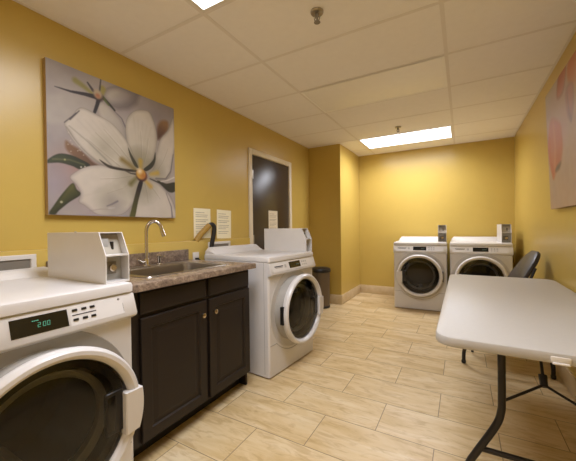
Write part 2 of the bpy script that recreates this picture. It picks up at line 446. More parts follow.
def washer(label, loc, rotz, hinge=1, style='near'):
    """local frame: front faces -y, x to the right as seen from the front, origin on the floor under the centre of the front"""
    t = thing('front_load_washer', label, 'washer', loc, rotz, 'front loading laundry machines')
    hw, r = W/2, 0.018
    z0, z1 = 0.012, HT-0.042
    # cabinet: rounded plan, front with the round door opening
    plan = []
    for i in range(7): a = -PI/2-PI/2*i/6; plan.append((-hw+r+r*math.cos(a), r+r*math.sin(a)))
    plan += [(-hw, D-0.01), (-hw+0.01, D), (hw-0.01, D), (hw, D-0.01)]
    for i in range(7): a = 0-PI/2*i/6; plan.append((hw-r+r*math.cos(a), r+r*math.sin(a)))
    bm = BM()
    loft(bm, [[Vector((x, y, z0)) for x, y in plan], [Vector((x, y, z1)) for x, y in plan]], closed=False)
    front_with_hole(bm, -hw+r, hw-r, z0, z1, 0.0, 0.262, ZC)
    bm.faces.new([bm.verts.new((x, y, z0)) for x, y in plan]); bm.faces.new([bm.verts.new((x, y, z1)) for x, y in plan])
    bmesh.ops.remove_doubles(bm, verts=bm.verts, dist=0.0004)
    body = link('cabinet', bm, M['white'], t)
    # seam of the lower service panel, dipping under the door; side panel seam and pressed bead
    bm = BM(); pts = []; R = 0.345
    zs = 0.255; a1 = math.asin((zs-ZC)/R)
    pts = [(-hw-0.0005, 0.02, zs), (-hw+r, -0.0006, zs)]
    for i in range(25):
        a = PI-a1+(PI+2*a1)*i/24
        pts.append((R*math.cos(a), -0.0006, max(0.135, ZC+R*math.sin(a))))
    pts += [(hw-r, -0.0006, zs), (hw+0.0005, 0.02, zs)]
    tube(bm, pts, 0.0022, 6)
    link('panel_seam', bm, M['ringgrey'], t)
    for s in (-1, 1):
        bm = BM(); tube(bm, [(s*hw, 0.045, z0+0.02), (s*hw, 0.045, z1)], 0.0016, 6)
        link('side_seam', bm, M['ringgrey'], t)
        bm = BM(); tube(bm, smooth_path([(s*hw, 0.30, 0.84), (s*hw, 0.285, 0.78), (s*hw, 0.24, 0.55), (s*hw, 0.235, 0.3), (s*hw, 0.27, 0.12)], 6), 0.006, 8)
        link('pressed_bead', bm, M['white_side'], t)
    # flat ring around the door, trough shade painted in its grey
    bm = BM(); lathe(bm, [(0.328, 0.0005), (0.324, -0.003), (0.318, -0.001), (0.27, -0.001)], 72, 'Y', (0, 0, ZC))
    link('door_trough_shade', bm, M['troughshade_near' if style == 'near' else 'troughshade_plain'], t)
    # top
    bm = BM(); o = 0.006
    loft(bm, [rrect(0, D/2-0.004, W-0.01, D+0.0, 0.015, z1, 5), rrect(0, D/2-0.004, W+0.004, D+2*o, 0.018, z1+0.003, 5), rrect(0, D/2-0.004, W+0.006, D+2*o, 0.018, HT-0.014, 5),
              rrect(0, D/2-0.004, W, D+2*o-0.006, 0.018, HT-0.004, 5), rrect(0, D/2-0.004, W-0.02, D-0.008, 0.016, HT, 5)], True, True)
    top = link('top_panel', bm, M['white'], t)
    bm = BM(); hwl = 0.312; lh = 0.036 if style == 'near' else 0.060
    prof = [(D-0.005, HT-0.002), (D-0.005, HT+lh*0.8), (D-0.03, HT+lh), (D-0.07, HT+lh*0.96), (D-0.115, HT+lh*0.4), (D-0.15, HT-0.002)]
    loft(bm, [[Vector((s*(hwl+0.02*(1 if i == 0 else 0)), y, z if i else HT-0.002+(z-HT)*0.45)) for y, z in prof] for i, s in ((0, -1), (1, -0.97), (1, 0.97), (0, 1))], True, True)
    link('rear_lip', bm, M['white'], top)
    # control panel, leaning out towards the bottom
    zt, zb, yt, yb = z1-0.004, 0.812, -0.006, -0.030
    bm = BM(); prism(bm, [(0.004, zt), (yt, zt), (yb-0.003, zb+0.010), (yb, zb), (0.004, zb-0.016)], 'X', -hw-0.002, hw+0.002)
    bmesh.ops.bevel(bm, geom=list(bm.edges), offset=0.003, segments=2, affect='EDGES')
    cp = link('control_panel', bm, M['white'], t)
    fr = lambda q: yt+(yb-0.003-yt)*q      # y at a fraction q down the face
    sl = math.atan2((zt-zb-0.010), (yt-yb+0.003))
    def on_face(x0, x1, z0_, z1_, h=0.002, m=M['black'], name='button', par=cp, bev=0.0):
        # small slab lying on the tilted face
        bm = BM(); hh = zt-zb-0.01
        def Y(z): return fr((zt-z)/hh)
        loft(bm, [[Vector((x, Y(z)+0.003, z)) for x, z in ((x0, z0_), (x1, z0_), (x1, z1_), (x0, z1_))], [Vector((x, Y(z)-h, z)) for x, z in ((x0, z0_), (x1, z0_), (x1, z1_), (x0, z1_))]], True, True)
        return link(name, bm, m, par, smooth=False)
    if style == 'near':
        ds = on_face(-0.084, 0.080, 0.838, 0.895, 0.0016, M['blackgloss'], 'display')
        on_face(0.086, 0.29, 0.833, 0.900, 0.0005, M['panel'], 'button_plate')
        bm = BM(); seg_digits(bm, '2:00', -0.012, 0, 0.0145, 0)
        for v in bm.verts:
            z = 0.858+v.co.z; v.co = Vector((v.co.x+0.1*v.co.z, fr((zt-z)/(zt-zb-0.01))-0.0026+v.co.y*0.5, z))
        link('digits', bm, M['green'], ds)
        bm = BM()
        for k in range(4): box(bm, -0.026+k*0.005, -0.0225+k*0.005, -0.0002, 0.0002, 0, 0.0025)
        for v in bm.verts:
            z = 0.879+v.co.z; v.co = Vector((v.co.x, fr((zt-z)/(zt-zb-0.01))-0.0026+v.co.y, z))
        link('indicator', bm, M['green'], ds)
        for k, x in enumerate((0.105, 0.137, 0.167)):
            on_face(x-0.0085, x+0.0085, 0.882, 0.890, 0.003); on_face(x-0.0085, x+0.0085, 0.849, 0.857, 0.003)
        on_face(0.095, 0.179, 0.867, 0.8705, 0.0012, M['ink'], 'button_line')
        bm = BM(); lathe(bm, [(0.005, 0.004), (0.005, -0.002), (0.003, -0.003)], 12, 'Y', (0.272, fr(0.15), 0.891), cap1=True); link('lock_screw', bm, M['grey'], cp)
        on_face(0.2865, 0.288, 0.840, 0.872, 0.0012, M['grey'], 'panel_edge')
        on_face(-0.20, -0.17, 0.862, 0.872, 0.0008, M['lightgrey'], 'start_button')
    else:
        on_face(-0.315, 0.30, 0.833, 0.897, 0.0008, M['panel'], 'button_plate')
        on_face(-0.082, 0.088, 0.842, 0.893, 0.0018, M['blackgloss'], 'display')
        on_face(0.02, 0.065, 0.860, 0.872, 0.0026, plain('led_dim', rgb(60, 78, 70), 0.4), 'digits')
        for k, x in enumerate((0.122, 0.152, 0.182)):
            on_face(x-0.008, x+0.008, 0.872, 0.886, 0.0022, M['lightgrey']); on_face(x-0.008, x+0.008, 0.850, 0.860, 0.0022, M['lightgrey'])
        lg = BM()
        on_face(-0.285, -0.170, 0.868, 0.876, 0.0016, M['ink'], 'logo')
        on_face(-0.275, -0.180, 0.860, 0.864, 0.0014, M['grey'], 'logo_line')
        on_face(-0.15, -0.125, 0.855, 0.880, 0.0014, M['lightgrey'], 'start_button')
    # door: ring, glass, bowl, handle
    q = 0.078
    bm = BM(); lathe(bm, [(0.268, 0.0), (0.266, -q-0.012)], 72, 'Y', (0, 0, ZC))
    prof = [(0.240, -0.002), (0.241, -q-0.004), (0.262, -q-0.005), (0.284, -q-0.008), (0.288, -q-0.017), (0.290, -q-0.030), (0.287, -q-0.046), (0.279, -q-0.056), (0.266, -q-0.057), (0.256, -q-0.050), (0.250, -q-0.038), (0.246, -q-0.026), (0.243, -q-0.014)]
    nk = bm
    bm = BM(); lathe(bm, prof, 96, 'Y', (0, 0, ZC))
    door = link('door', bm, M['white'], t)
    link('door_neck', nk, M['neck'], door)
    bm = BM(); lathe(bm, [(0.0004, -q-0.040), (0.08, -q-0.0395), (0.16, -q-0.037), (0.22, -q-0.033), (0.248, -q-0.029)], 72, 'Y', (0, 0, ZC), cap0=True)
    link('door_glass', bm, M['darkglass' if style == 'back' else 'glass'], door)
    bm = BM(); lathe(bm, [(0.245, -q-0.010), (0.215, -q-0.006), (0.21, -0.03)], 64, 'Y', (0, 0, ZC)); link('door_liner', bm, M['black'], door)
    bm = BM(); lathe(bm, [(0.200, -0.05), (0.196, -0.014), (0.189, -0.006), (0.178, -0.010), (0.174, -0.040)], 64, 'Y', (0, 0, ZC)); link('door_bowl', bm, M['bowl'], door)
    h = hinge        # +1: handle on the right seen from the front
    bm = BM(); L = []
    for yy, grow in ((-q-0.022, 0), (-q-0.060, 0), (-q-0.064, -0.004)):
        an = [-0.36+0.54*i/10 for i in range(11)]
        out = [Vector((h*(0.294+grow)*math.cos(a), yy, ZC+(0.294+grow)*math.sin(a))) for a in an]
        inn = [Vector((h*(0.218-grow), yy, ZC+0.300*math.sin(a))) for a in reversed(an)]
        L.append(out+inn)
    loft(bm, L, True, True); link('door_handle', bm, M['white'], door)
    bm = BM(); box(bm, *(sorted((h*0.155, h*0.222))), -q-0.0405, -q-0.020, ZC-0.088, ZC+0.072, bev=0.006, seg=3); link('handle_pocket', bm, M['black'], door)
    bm = BM(); box(bm, *(sorted((h*0.160, h*0.190))), -q-0.0412, -q-0.038, ZC-0.074, ZC+0.058, bev=0.001); link('handle_grip', bm, M['blackgloss'], door)
    bm = BM(); box(bm, *(sorted((-h*0.270, -h*0.297))), -q-0.026, -q+0.004, ZC-0.07, ZC+0.07, bev=0.003); link('hinge', bm, M['grey'] if style == 'near' else M['black'], door)
    # drum behind
    bm = BM(); lathe(bm, [(0.262, 0.0), (0.258, 0.03), (0.235, 0.05), (0.225, 0.06), (0.235, 0.08), (0.245, 0.36), (0.20, 0.40), (0.001, 0.41)], 64, 'Y', (0, 0, ZC), cap1=True)
    dr = link('drum', bm, M['drum'], t)
    for k in range(3):
        a = 0.5+2*PI*k/3; bm = BM()
        for q in (-1, 1): pass
        tube(bm, [(0.215*math.cos(a), 0.09, ZC+0.215*math.sin(a)), (0.215*math.cos(a), 0.36, ZC+0.215*math.sin(a))], 0.03, 10); link('baffle', bm, M['bowl'], dr)
    for sx in (-1, 1):
        for y in (0.06, D-0.06):
            bm = BM(); lathe(bm, [(0.022, 0.0), (0.024, 0.006), (0.012, 0.012), (0.010, 0.03)], 16, c=(sx*(hw-0.05), y, 0), cap0=True, cap1=True); link('foot', bm, M['black'], t)
    return t

def coin_box(label, loc, rotz, h=0.225, w=0.105, d=0.50):
    t = thing('coin_box', label, 'coin box', loc, rotz, 'coin boxes on the laundry machines')
    zk, ys = h*0.545, 0.05
    side = [(0, 0), (0, zk), (ys, h), (d, h), (d, 0)]
    bm = BM(); th = 0.004
    for x0, x1 in ((-w/2, -w/2+th), (w/2-th, w/2)): prism(bm, side, 'X', x0, x1)
    box(bm, -w/2+th, w/2-th, ys, d, h-th, h); box(bm, -w/2+th, w/2-th, d-th, d, 0, h-th); box(bm, -w/2+th, w/2-th, 0, d-th, 0, 0.008)
    link('housing', bm, M['white'], t, smooth=False)
    link('shelf', bx(-w/2+th, w/2-th, 0.001, 0.07, zk-0.004, zk+0.002), M['white'], t)
    # upper compartment: coin plate with slot
    bm = BM(); prism(bm, [(0.045, zk+0.002), (0.085, h-0.005), (0.09, h-0.005), (0.05, zk+0.002)], 'X', -w/2+th, w/2-th)
    up = link('coin_plate', bm, M['coinplate'], t, smooth=False)
    bm = BM(); k = 0.0
    cz = zk+(h-zk)*0.42; cy = 0.045+0.04*0.42
    box(bm, 0.006, 0.016, cy-0.008, cy+0.01, cz-0.022, cz+0.016, bev=0.002); link('coin_slot', bm, M['black'], up)
    link('price_plate', bx(-0.034, -0.006, cy-0.003, cy+0.008, cz-0.005, cz+0.03, bev=0.001), M['lightgrey'], up)
    # lower compartment: cash drawer with lock
    lo = link('cash_drawer', bx(-w/2+th, w/2-th, 0.055, 0.07, 0.008, zk-0.004, bev=0.001), M['lightgrey'], t)
    link('lock_plate', bx(-0.032, 0.022, 0.046, 0.056, 0.035, 0.090, bev=0.002), M['grey'], lo)
    bm = BM(); lathe(bm, [(0.016, 0.0), (0.016, -0.010), (0.012, -0.014)], 20, 'Y', (0.002, 0.046, 0.062), cap1=True); link('lock_cylinder', bm, M['brass'], lo)
    bm = BM(); lathe(bm, [(0.005, 0.0), (0.005, 0.004), (0.002, 0.006)], 10, c=(-w/2+0.02, d*0.55, h), cap1=True); link('top_screw', bm, M['steel'], t)
    return t

# near machine by the counter, facing +x
A90 = PI/2
washer('large white washer with green 2:00 display, nearest the picture, left of the sink cabinet', (-1.262, 0.490, 0), A90, 1, 'near')
coin_box('open fronted white coin box on the washer with the green display', (-1.302, 0.795, HT), A90, 0.219, 0.105)
# machine past the counter, turned a little
a = math.radians(85.0); fx, fy = math.cos(a-PI/2), math.sin(a-PI/2)
cx_, cy_ = -1.306+math.cos(a)*W/2, 1.985+math.sin(a)*W/2
washer('white washer between the sink cabinet and the trash can, in front of the dark door', (cx_, cy_, 0), a, 1, 'plain')
def on_mid(lx, ly): return (cx_+lx*math.cos(a)-ly*math.sin(a), cy_+lx*math.sin(a)+ly*math.cos(a))
p = on_mid(0.302, 0.012); coin_box('white coin box on the washer in front of the dark door', (p[0], p[1], HT), a, 0.222)
# pair at the back wall
for (x, y, rz, lab, labc) in ((-0.523, 4.655, math.radians(3.5), 'white washer at the back wall, standing fully in view beside the bare corner', 'coin box standing between the two washers at the back wall'),
                              (0.200, 4.66, math.radians(1.0), 'white washer at the back wall, partly hidden behind the folding table', 'coin box on the half hidden washer, next to the right wall')):
    washer(lab, (x, y, 0), rz, -1, 'back')
    c_, s_ = math.cos(rz), math.sin(rz); lx, ly = 0.288, 0.06
    coin_box(labc, (x+lx*c_-ly*s_, y+lx*s_+ly*c_, HT), rz, 0.238)

# ------------------------------------------------------------------ sink base cabinet and counter
CY0, CY1 = 0.845, 1.888         # counter extent
XF = -1.385                     # door faces
c = thing('sink_cabinet', 'dark espresso sink base cabinet with two doors below the granite counter', 'cabinet', (-1.75, 1.375, 0))
ox, oy = 1.75, -1.375
def cb(*v, **k): return bx(v[0]+ox, v[1]+ox, v[2]+oy, v[3]+oy, v[4], v[5], **k)
bm = BM(); b0, b1 = 0.862, 1.858
def cbx(bm, *v, **k): box(bm, v[0]+ox, v[1]+ox, v[2]+oy, v[3]+oy, v[4], v[5], **k)
XFF = XF-0.020
cbx(bm, XP+0.002, XFF-0.02, b0, b0+0.018, 0.0, 0.880); cbx(bm, XP+0.002, XFF-0.02, b1-0.018, b1, 0.0, 0.880)
cbx(bm, XP+0.002, XFF-0.02, b0+0.018, b1-0.018, 0.10, 0.118); cbx(bm, XP+0.002, XP+0.01, b0+0.018, b1-0.018, 0.118, 0.880)
# face frame
for (y0, y1, z0, z1) in ((b0, b0+0.10, 0.10, 0.88), (b1-0.03, b1, 0.10, 0.88), (1.40, 1.445, 0.10, 0.88), (b0+0.1, 1.40, 0.10, 0.13), (1.445, b1-0.03, 0.10, 0.13), (b0+0.1, 1.40, 0.73, 0.765), (1.445, b1-0.03, 0.73, 0.765), (b0+0.1, 1.40, 0.86, 0.88), (1.445, b1-0.03, 0.86, 0.88)):
    cbx(bm, XFF-0.02, XFF, y0, y1, z0, z1)
link('cabinet_body', bm, M['cab'], c, smooth=False)
link('toe_kick', cb(XFF-0.10, XFF-0.082, b0+0.018, b1-0.018, 0.0, 0.10), M['toe'], c)
def door_panel(y0, y1, z0, z1, knob_y, name='cabinet_door'):
    y0 += oy; y1 += oy; x = XFF+ox
    bm = BM(); st = 0.055
    def R(i, dx): return [Vector((x+dx, y0+i, z0+i)), Vector((x+dx, y1-i, z0+i)), Vector((x+dx, y1-i, z1-i)), Vector((x+dx, y0+i, z1-i))]
    if z1-z0 > 0.25: L = [R(0, 0.0), R(0, 0.017), R(0.003, 0.020), R(st, 0.020), R(st+0.006, 0.011), R(st+0.014, 0.010), R(st+0.04, 0.016), R(st+0.045, 0.016)]
    else: L = [R(0, 0.0), R(0, 0.014), R(0.008, 0.019), R(0.014, 0.020)]
    loft(bm, L, True, True)
    dd = link(name, bm, M['cab'], c, smooth=False)
    if knob_y is not None:
        bm = BM(); lathe(bm, [(0.006, 0.0), (0.006, 0.012), (0.012, 0.016), (0.0155, 0.022), (0.014, 0.028), (0.006, 0.031)], 20, 'X', (x+0.019, knob_y+oy, 0.655), cap0=True, cap1=True)
        link('knob', bm, M['brass'], dd)
door_panel(0.958, 1.405, 0.112, 0.737, 1.362)
door_panel(1.432, 1.846, 0.112, 0.737, 1.466)
door_panel(0.958, 1.405, 0.757, 0.868, None, 'drawer_front')
door_panel(1.432, 1.846, 0.757, 0.868, None, 'drawer_front')

# counter with a cutout
SX0, SX1, SY0, SY1 = -1.965, -1.475, 1.06, 1.72       # sink outer rim
ct = thing('countertop', 'brown granite laminate countertop with backsplash around the steel sink', 'countertop', ((XP-1.35)/2, (CY0+CY1)/2, 0.88))
lx, ly = -(XP-1.35)/2, -(CY0+CY1)/2
bm = BM()
xo0, xo1 = XP+0.001+lx, -1.350+lx; yo0, yo1 = CY0+ly, CY1+ly
xi0, xi1, yi0, yi1 = SX0+0.012+lx, SX1-0.012+lx, SY0+0.012+ly, SY1-0.012+ly
def rc(x0, x1, y0, y1, z): return [Vector((x0, y0, z)), Vector((x1, y0, z)), Vector((x1, y1, z)), Vector((x0, y1, z))]
zt_ = 0.038
loft(bm, [rc(xi0, xi1, yi0, yi1, 0.001), rc(xo0, xo1, yo0, yo1, 0.001), rc(xo0, xo1, yo0, yo1, zt_-0.010), rc(xo0, xo1-0.003, yo0, yo1, zt_-0.003), rc(xo0, xo1-0.010, yo0, yo1, zt_), rc(xi0, xi1, yi0, yi1, zt_), rc(xi0, xi1, yi0, yi1, 0.001)])
link('counter_slab', bm, M['granite'], ct)
link('backsplash', bx(XP+0.001+lx, XP+0.021+lx, CY0+ly, CY1+ly, zt_, 0.126, bev=0.004), M['granite'], ct)

ZT = 0.88+zt_
s = thing('kitchen_sink', 'stainless steel drop-in sink set into the brown counter', 'sink', ((SX0+SX1)/2, (SY0+SY1)/2, ZT))
sw, sd = SX1-SX0, SY1-SY0
bm = BM(); bcx = 0.045
bw, bd = sw-0.13, sd-0.07
loft(bm, [rrect(0, 0, sw, sd, 0.035, 0.001), rrect(0, 0, sw-0.004, sd-0.004, 0.035, 0.005), rrect(0, 0, sw-0.012, sd-0.012, 0.033, 0.006), rrect(bcx, 0, bw+0.014, bd+0.014, 0.055, 0.006), rrect(bcx, 0, bw, bd, 0.05, -0.001), rrect(bcx, 0, bw-0.02, bd-0.02, 0.05, -0.155), rrect(bcx, 0, bw-0.06, bd-0.06, 0.045, -0.172), rrect(bcx, 0, 0.10, 0.10, 0.049, -0.178)], False, True)
link('basin', bm, M['steel'], s)
bm = BM(); lathe(bm, [(0.043, -0.1765), (0.042, -0.174), (0.030, -0.175), (0.01, -0.178)], 24, c=(bcx, 0, 0), cap1=True); link('drain', bm, M['chrome'], s)

f = thing('faucet', 'tall chrome gooseneck faucet at the back of the sink', 'faucet', (-1.915, 1.375, ZT+0.006))
bm = BM(); lathe(bm, [(0.026, 0.0), (0.026, 0.006), (0.017, 0.012), (0.016, 0.05), (0.014, 0.055)], 24, cap0=True, cap1=True); link('base', bm, M['chrome'], f)
bm = BM(); P = [(0, 0, 0.045), (0, 0, 0.12), (0, 0, 0.20)]
cxp = Vector((0.060, 0.058, 0))
for i in range(1, 9):
    an = PI-PI*0.92*i/8; rr = 0.5
    P.append((cxp.x*(1+math.cos(an))*0.62, cxp.y*(1+math.cos(an))*0.62, 0.235+0.078*math.sin(an)))
P = [(0, 0, 0.045), (0, 0, 0.14), (0, 0, 0.235)]+P[3:]
tube(bm, smooth_path(P, 4), 0.0120, 14); nk = link('neck', bm, M['chrome'], f)
e0, e1 = Vector(P[-1]), Vector(P[-1])-Vector(P[-2]); e1.normalize()
bm = BM(); tube(bm, [e0-e1*0.01, e0+e1*0.01, e0+e1*0.05], [0.0125, 0.0145, 0.0155], 16); link('spray_head', bm, M['chrome'], f)
bm = BM(); tube(bm, [(0, -0.014, 0.03), (0, -0.035, 0.032), (0.01, -0.075, 0.055)], [0.008, 0.008, 0.005], 12); link('lever', bm, M['chrome'], f)
sp = thing('soap_dispenser', 'short chrome soap dispenser beside the faucet', 'dispenser', (-1.915, 1.475, ZT+0.006))
bm = BM(); lathe(bm, [(0.019, 0.0), (0.019, 0.006), (0.012, 0.012), (0.0115, 0.045), (0.014, 0.05), (0.014, 0.068), (0.008, 0.072)], 20, cap0=True, cap1=True); link('body', bm, M['chrome'], sp)
bm = BM(); tube(bm, [(0.005, 0, 0.063), (0.04, 0.01, 0.066), (0.055, 0.014, 0.058)], 0.006, 10); link('nozzle', bm, M['chrome'], sp)

# ------------------------------------------------------------------ things on the left wall
def outlet_box(label, y0, y1, z0, z1):
    t = thing('washer_outlet_box', label, 'outlet box', (XP, (y0+y1)/2, z0), 0, 'recessed plumbing boxes')
    w, h = (y1-y0)/2, z1-z0
    bm = BM()
    def R(i, x): return [Vector((x, -w+i, i)), Vector((x, w-i, i)), Vector((x, w-i, h-i)), Vector((x, -w+i, h-i))]
    loft(bm, [R(0, 0.0005), R(0, 0.006), R(0.003, 0.009), R(0.024, 0.009), R(0.027, 0.001)])
    link('frame', bm, M['plate'], t, smooth=False)
    bm = BM(); bm.faces.new([bm.verts.new(v) for v in R(0.026, 0.0015)]); link('recess', bm, M['grey'], t, smooth=False)
    for q in (-0.4, 0.1):
        bm = BM(); tube(bm, [(0.002, q*w, h*0.3), (0.012, q*w, h*0.3)], 0.008, 10); link('valve', bm, M['brass'], t)
outlet_box('white plumbing box on the wall behind the washer with the green display', 0.42, 0.80, 0.925, 1.052)
outlet_box('white plumbing box under the paper notices where the black hose ends', 2.140, 2.455, 0.915, 1.055)

t = thing('power_outlet', 'small white wall outlet with a black plug beside the backsplash', 'outlet', (XP, 1.985, 0.868))
link('cover_plate', bx(0.0005, 0.006, -0.036, 0.036, 0.0, 0.105, bev=0.002), M['plate'], t)
link('plug', bx(0.006, 0.032, -0.014, 0.014, 0.030, 0.055, bev=0.003), M['black'], t)
bm = BM(); tube(bm, smooth_path([(0.032, 0.0, 0.043), (0.036, 0.006, 0.042), (0.030, 0.03, 0.030), (0.012, 0.06, 0.0)], 6), 0.0045, 8); link('cord', bm, M['black'], t)

t = thing('drain_hose', 'bent drain hose with a yellow leg and a black leg below the notices', 'hose', (-2.10, 2.09, 1.075))
o_ = Vector((-2.10, 2.09, 1.075))
def rel(L): return [Vector(p)-o_ for p in L]
bm = BM(); tube(bm, rel(smooth_path([(-2.1025, 2.012, 1.068), (-2.100, 2.06, 1.120), (-2.090, 2.115, 1.170), (-2.078, 2.160, 1.212)], 6)), 0.0265, 14); link('sleeve', bm, M['yellowhose'], t)
bm = BM(); tube(bm, rel(smooth_path([(-2.080, 2.152, 1.206), (-2.066, 2.180, 1.222), (-2.052, 2.196, 1.200), (-2.050, 2.190, 1.14), (-2.054, 2.172, 1.06), (-2.060, 2.162, 0.985), (-2.066, 2.158, 0.955)], 6)), [0.021]*37, 14); link('hose_end', bm, M['black'], t)

def notice(label, y, z, w, h, tilt, lines, seed, name='notice_sheet', grp='printed sheets', x=XL+0.0006, col=(246, 238, 206)):
    cv = Canvas(60, 84, col); rs = np.random.RandomState(seed)
    for r0, L0, L1 in lines:
        xx = L0
        while xx < L1:
            ww = rs.uniform(0.03, 0.09); e = min(L1, xx+ww)
            cv.stroke([(xx, r0), (e, r0)], 0.006, 0.006, (92, 86, 70), 0.8, 0.01); xx = e+0.02
    o = picture_mesh(name, cv, w, h, 0.0004, M['plate'], M['paper'])
    o.rotation_euler = (0, tilt, PI/2)
    o.location = (x+0.0006, y, z); tag(o, label, 'notice', grp); return o
ls = [(v, 0.12, 0.12+w) for v, w in ((0.86, 0.5), (0.78, 0.72), (0.72, 0.66), (0.62, 0.75), (0.56, 0.6), (0.46, 0.74), (0.40, 0.7), (0.34, 0.5), (0.24, 0.7), (0.18, 0.6))]
notice('cream notice sheet on the wall, the one nearer the painting', 2.012, 1.092, 0.215, 0.280, 0.0, ls, 1)
notice('cream notice sheet on the wall, the one nearer the dark door', 2.312, 1.082, 0.215, 0.290, 0.02, ls, 2)
notice('cream notice sheet taped to the dark door above the coin box', 3.265, 1.11, 0.215, 0.292, 0.0, ls, 3, x=XL-0.004+0.0003, col=(232, 222, 198))

# ------------------------------------------------------------------ paintings
def flower_art():
    cv = Canvas(230, 230, (172, 165, 163))
    n = cv.noise(6, 1); n2 = cv.noise(18, 2)
    cv.mix(np.clip((n-0.45)*1.6, 0, 1)*0.6, (192, 186, 180)); cv.mix(np.clip((0.45-n)*2, 0, 1)*0.5, (152, 144, 148)); cv.mix(n2*0.25, (186, 180, 172))
    cv.blob((0.18, 0.30), 0.24, (172, 136, 128), 0.75); cv.blob((0.02, 0.2), 0.2, (166, 158, 172), 0.8); cv.blob((0.85, 0.9), 0.3, (150, 141, 146), 0.7)
    cv.blob((0.3, 0.03), 0.2, (178, 164, 172), 0.6)
    W1, W2, G = (214, 207, 196), (186, 180, 166), (140, 134, 130)
    upleft=[(0.006,0.74),(0.073,0.79),(0.157,0.826),(0.247,0.844),(0.308,0.837),(0.274,0.747),(0.207,0.671),(0.108,0.616),(0.005,0.587)]
    upright=[(0.358,0.891),(0.387,0.953),(0.464,0.998),(0.545,1.005),(0.606,0.987),(0.589,0.925),(0.538,0.876),(0.465,0.845),(0.395,0.845)]
    updown=[(0.315,0.811),(0.358,0.84),(0.418,0.807),(0.489,0.752),(0.53,0.669),(0.531,0.59),(0.474,0.577),(0.388,0.663),(0.322,0.74)]
    p1=[(0.207,0.747),(0.15,0.675),(0.102,0.611),(0.132,0.562),(0.194,0.48),(0.302,0.394),(0.382,0.362),(0.466,0.359),(0.566,0.373),(0.627,0.382),(0.591,0.498),(0.531,0.606),(0.426,0.696),(0.315,0.731)]
    p2=[(0.633,0.867),(0.735,0.89),(0.784,0.828),(0.815,0.715),(0.806,0.591),(0.748,0.459),(0.682,0.398),(0.618,0.438),(0.556,0.532),(0.53,0.645),(0.538,0.75),(0.572,0.816)]
    p3=[(0.996,0.925),(0.931,0.788),(0.847,0.679),(0.807,0.556),(0.778,0.421),(0.72,0.353),(0.778,0.325),(0.881,0.328),(0.946,0.382),(0.978,0.524),(1.01,0.716)]
    p4=[(0.129,0.253),(0.163,0.295),(0.227,0.339),(0.316,0.367),(0.443,0.379),(0.549,0.363),(0.636,0.342),(0.628,0.217),(0.576,0.099),(0.5,0.024),(0.405,0.007),(0.302,0.013),(0.22,0.069),(0.181,0.095),(0.194,0.152),(0.169,0.206)]
    p5=[(0.664,0.32),(0.619,0.167),(0.568,-0.007),(0.995,-0.005),(0.994,0.098),(0.937,0.206),(0.829,0.296),(0.73,0.328)]
    dleaf=[(0.809,0.32),(0.903,0.304),(1.003,0.324),(1.004,0.249),(0.926,0.233)]
    stem=[(0.637,0.284),(0.673,0.288),(0.629,0.134),(0.594,-0.007),(0.551,-0.008),(0.576,0.09)]
    leaf1=[(-0.006,0.33),(0.027,0.374),(0.072,0.402),(0.132,0.406),(0.194,0.39),(0.26,0.358),(0.194,0.32),(0.144,0.333),(0.072,0.342)]
    leaf2=[(0.004,0.008),(0.032,0.061),(0.084,0.144),(0.144,0.217),(0.169,0.178),(0.194,0.145),(0.119,0.085),(0.06,0.029),(0.037,0.002)]
    brown1=[(0.108,0.495),(0.144,0.476),(0.207,0.448),(0.274,0.389),(0.33,0.361),(0.247,0.349),(0.156,0.397),(0.108,0.442)]
    brown2=[(0.815,0.724),(0.825,0.796),(0.866,0.851),(0.93,0.86),(0.931,0.788),(0.878,0.721),(0.826,0.674)]
    gap1=[(0.323,0.412),(0.404,0.38),(0.515,0.374),(0.618,0.381),(0.618,0.364),(0.499,0.356),(0.389,0.363)]
    gap2=[(0.548,0.546),(0.574,0.503),(0.618,0.438),(0.636,0.4),(0.6,0.411),(0.565,0.478)]
    gap3=[(0.682,0.398),(0.738,0.449),(0.777,0.499),(0.796,0.563),(0.797,0.493),(0.768,0.428),(0.71,0.385)]
    fold=[(0.114,0.591),(0.163,0.521),(0.247,0.441),(0.359,0.373),(0.382,0.362),(0.288,0.391),(0.182,0.471),(0.12,0.552)]
    # upper flower
    cv.poly(upleft, (190, 184, 176), (172, 166, 160), (0, 0.8), (0.3, 0.65), 0.03, 0.8)
    cv.stroke([(0.40, 0.84), (0.47, 0.835), (0.55, 0.87), (0.61, 0.93), (0.63, 1.0)], 0.010, 0.030, (116, 108, 112), 0.75, 0.04)
    cv.poly(upright, (200, 194, 186), (150, 144, 146), (0.42, 0.95), (0.60, 0.90), 0.015, 1.0, (128, 121, 124), 0.05)
    cv.poly(updown, (196, 190, 180), (170, 164, 156), (0.35, 0.8), (0.52, 0.6), 0.012, 1.0, (148, 142, 140), 0.03)
    cv.stroke([(0.44, 0.80), (0.50, 0.76), (0.535, 0.69), (0.54, 0.62)], 0.002, 0.008, (96, 90, 96), 0.8)
    cv.stroke([(0.175, 0.921), (0.23, 0.90), (0.28, 0.875)], 0.02, 0.012, (150, 146, 78), 0.9, 0.02); cv.stroke([(0.358, 0.935), (0.352, 0.90)], 0.022, 0.015, (168, 160, 80), 0.9, 0.02)
    cv.stroke([(0.05, 0.833), (0.14, 0.835), (0.233, 0.850), (0.31, 0.858)], 0.002, 0.017, (48, 42, 46), 0.95)
    cv.stroke([(0.253, 0.938), (0.29, 0.895)], 0.006, 0.01, (66, 60, 66), 0.9); cv.stroke([(0.345, 1.0), (0.335, 0.91)], 0.004, 0.006, (80, 74, 80), 0.9)
    cv.stroke([(0.297, 0.745), (0.315, 0.80), (0.328, 0.85)], 0.010, 0.014, (40, 36, 40), 0.95); cv.stroke([(0.445, 0.805), (0.41, 0.835), (0.36, 0.87)], 0.007, 0.012, (52, 52, 44), 0.95)
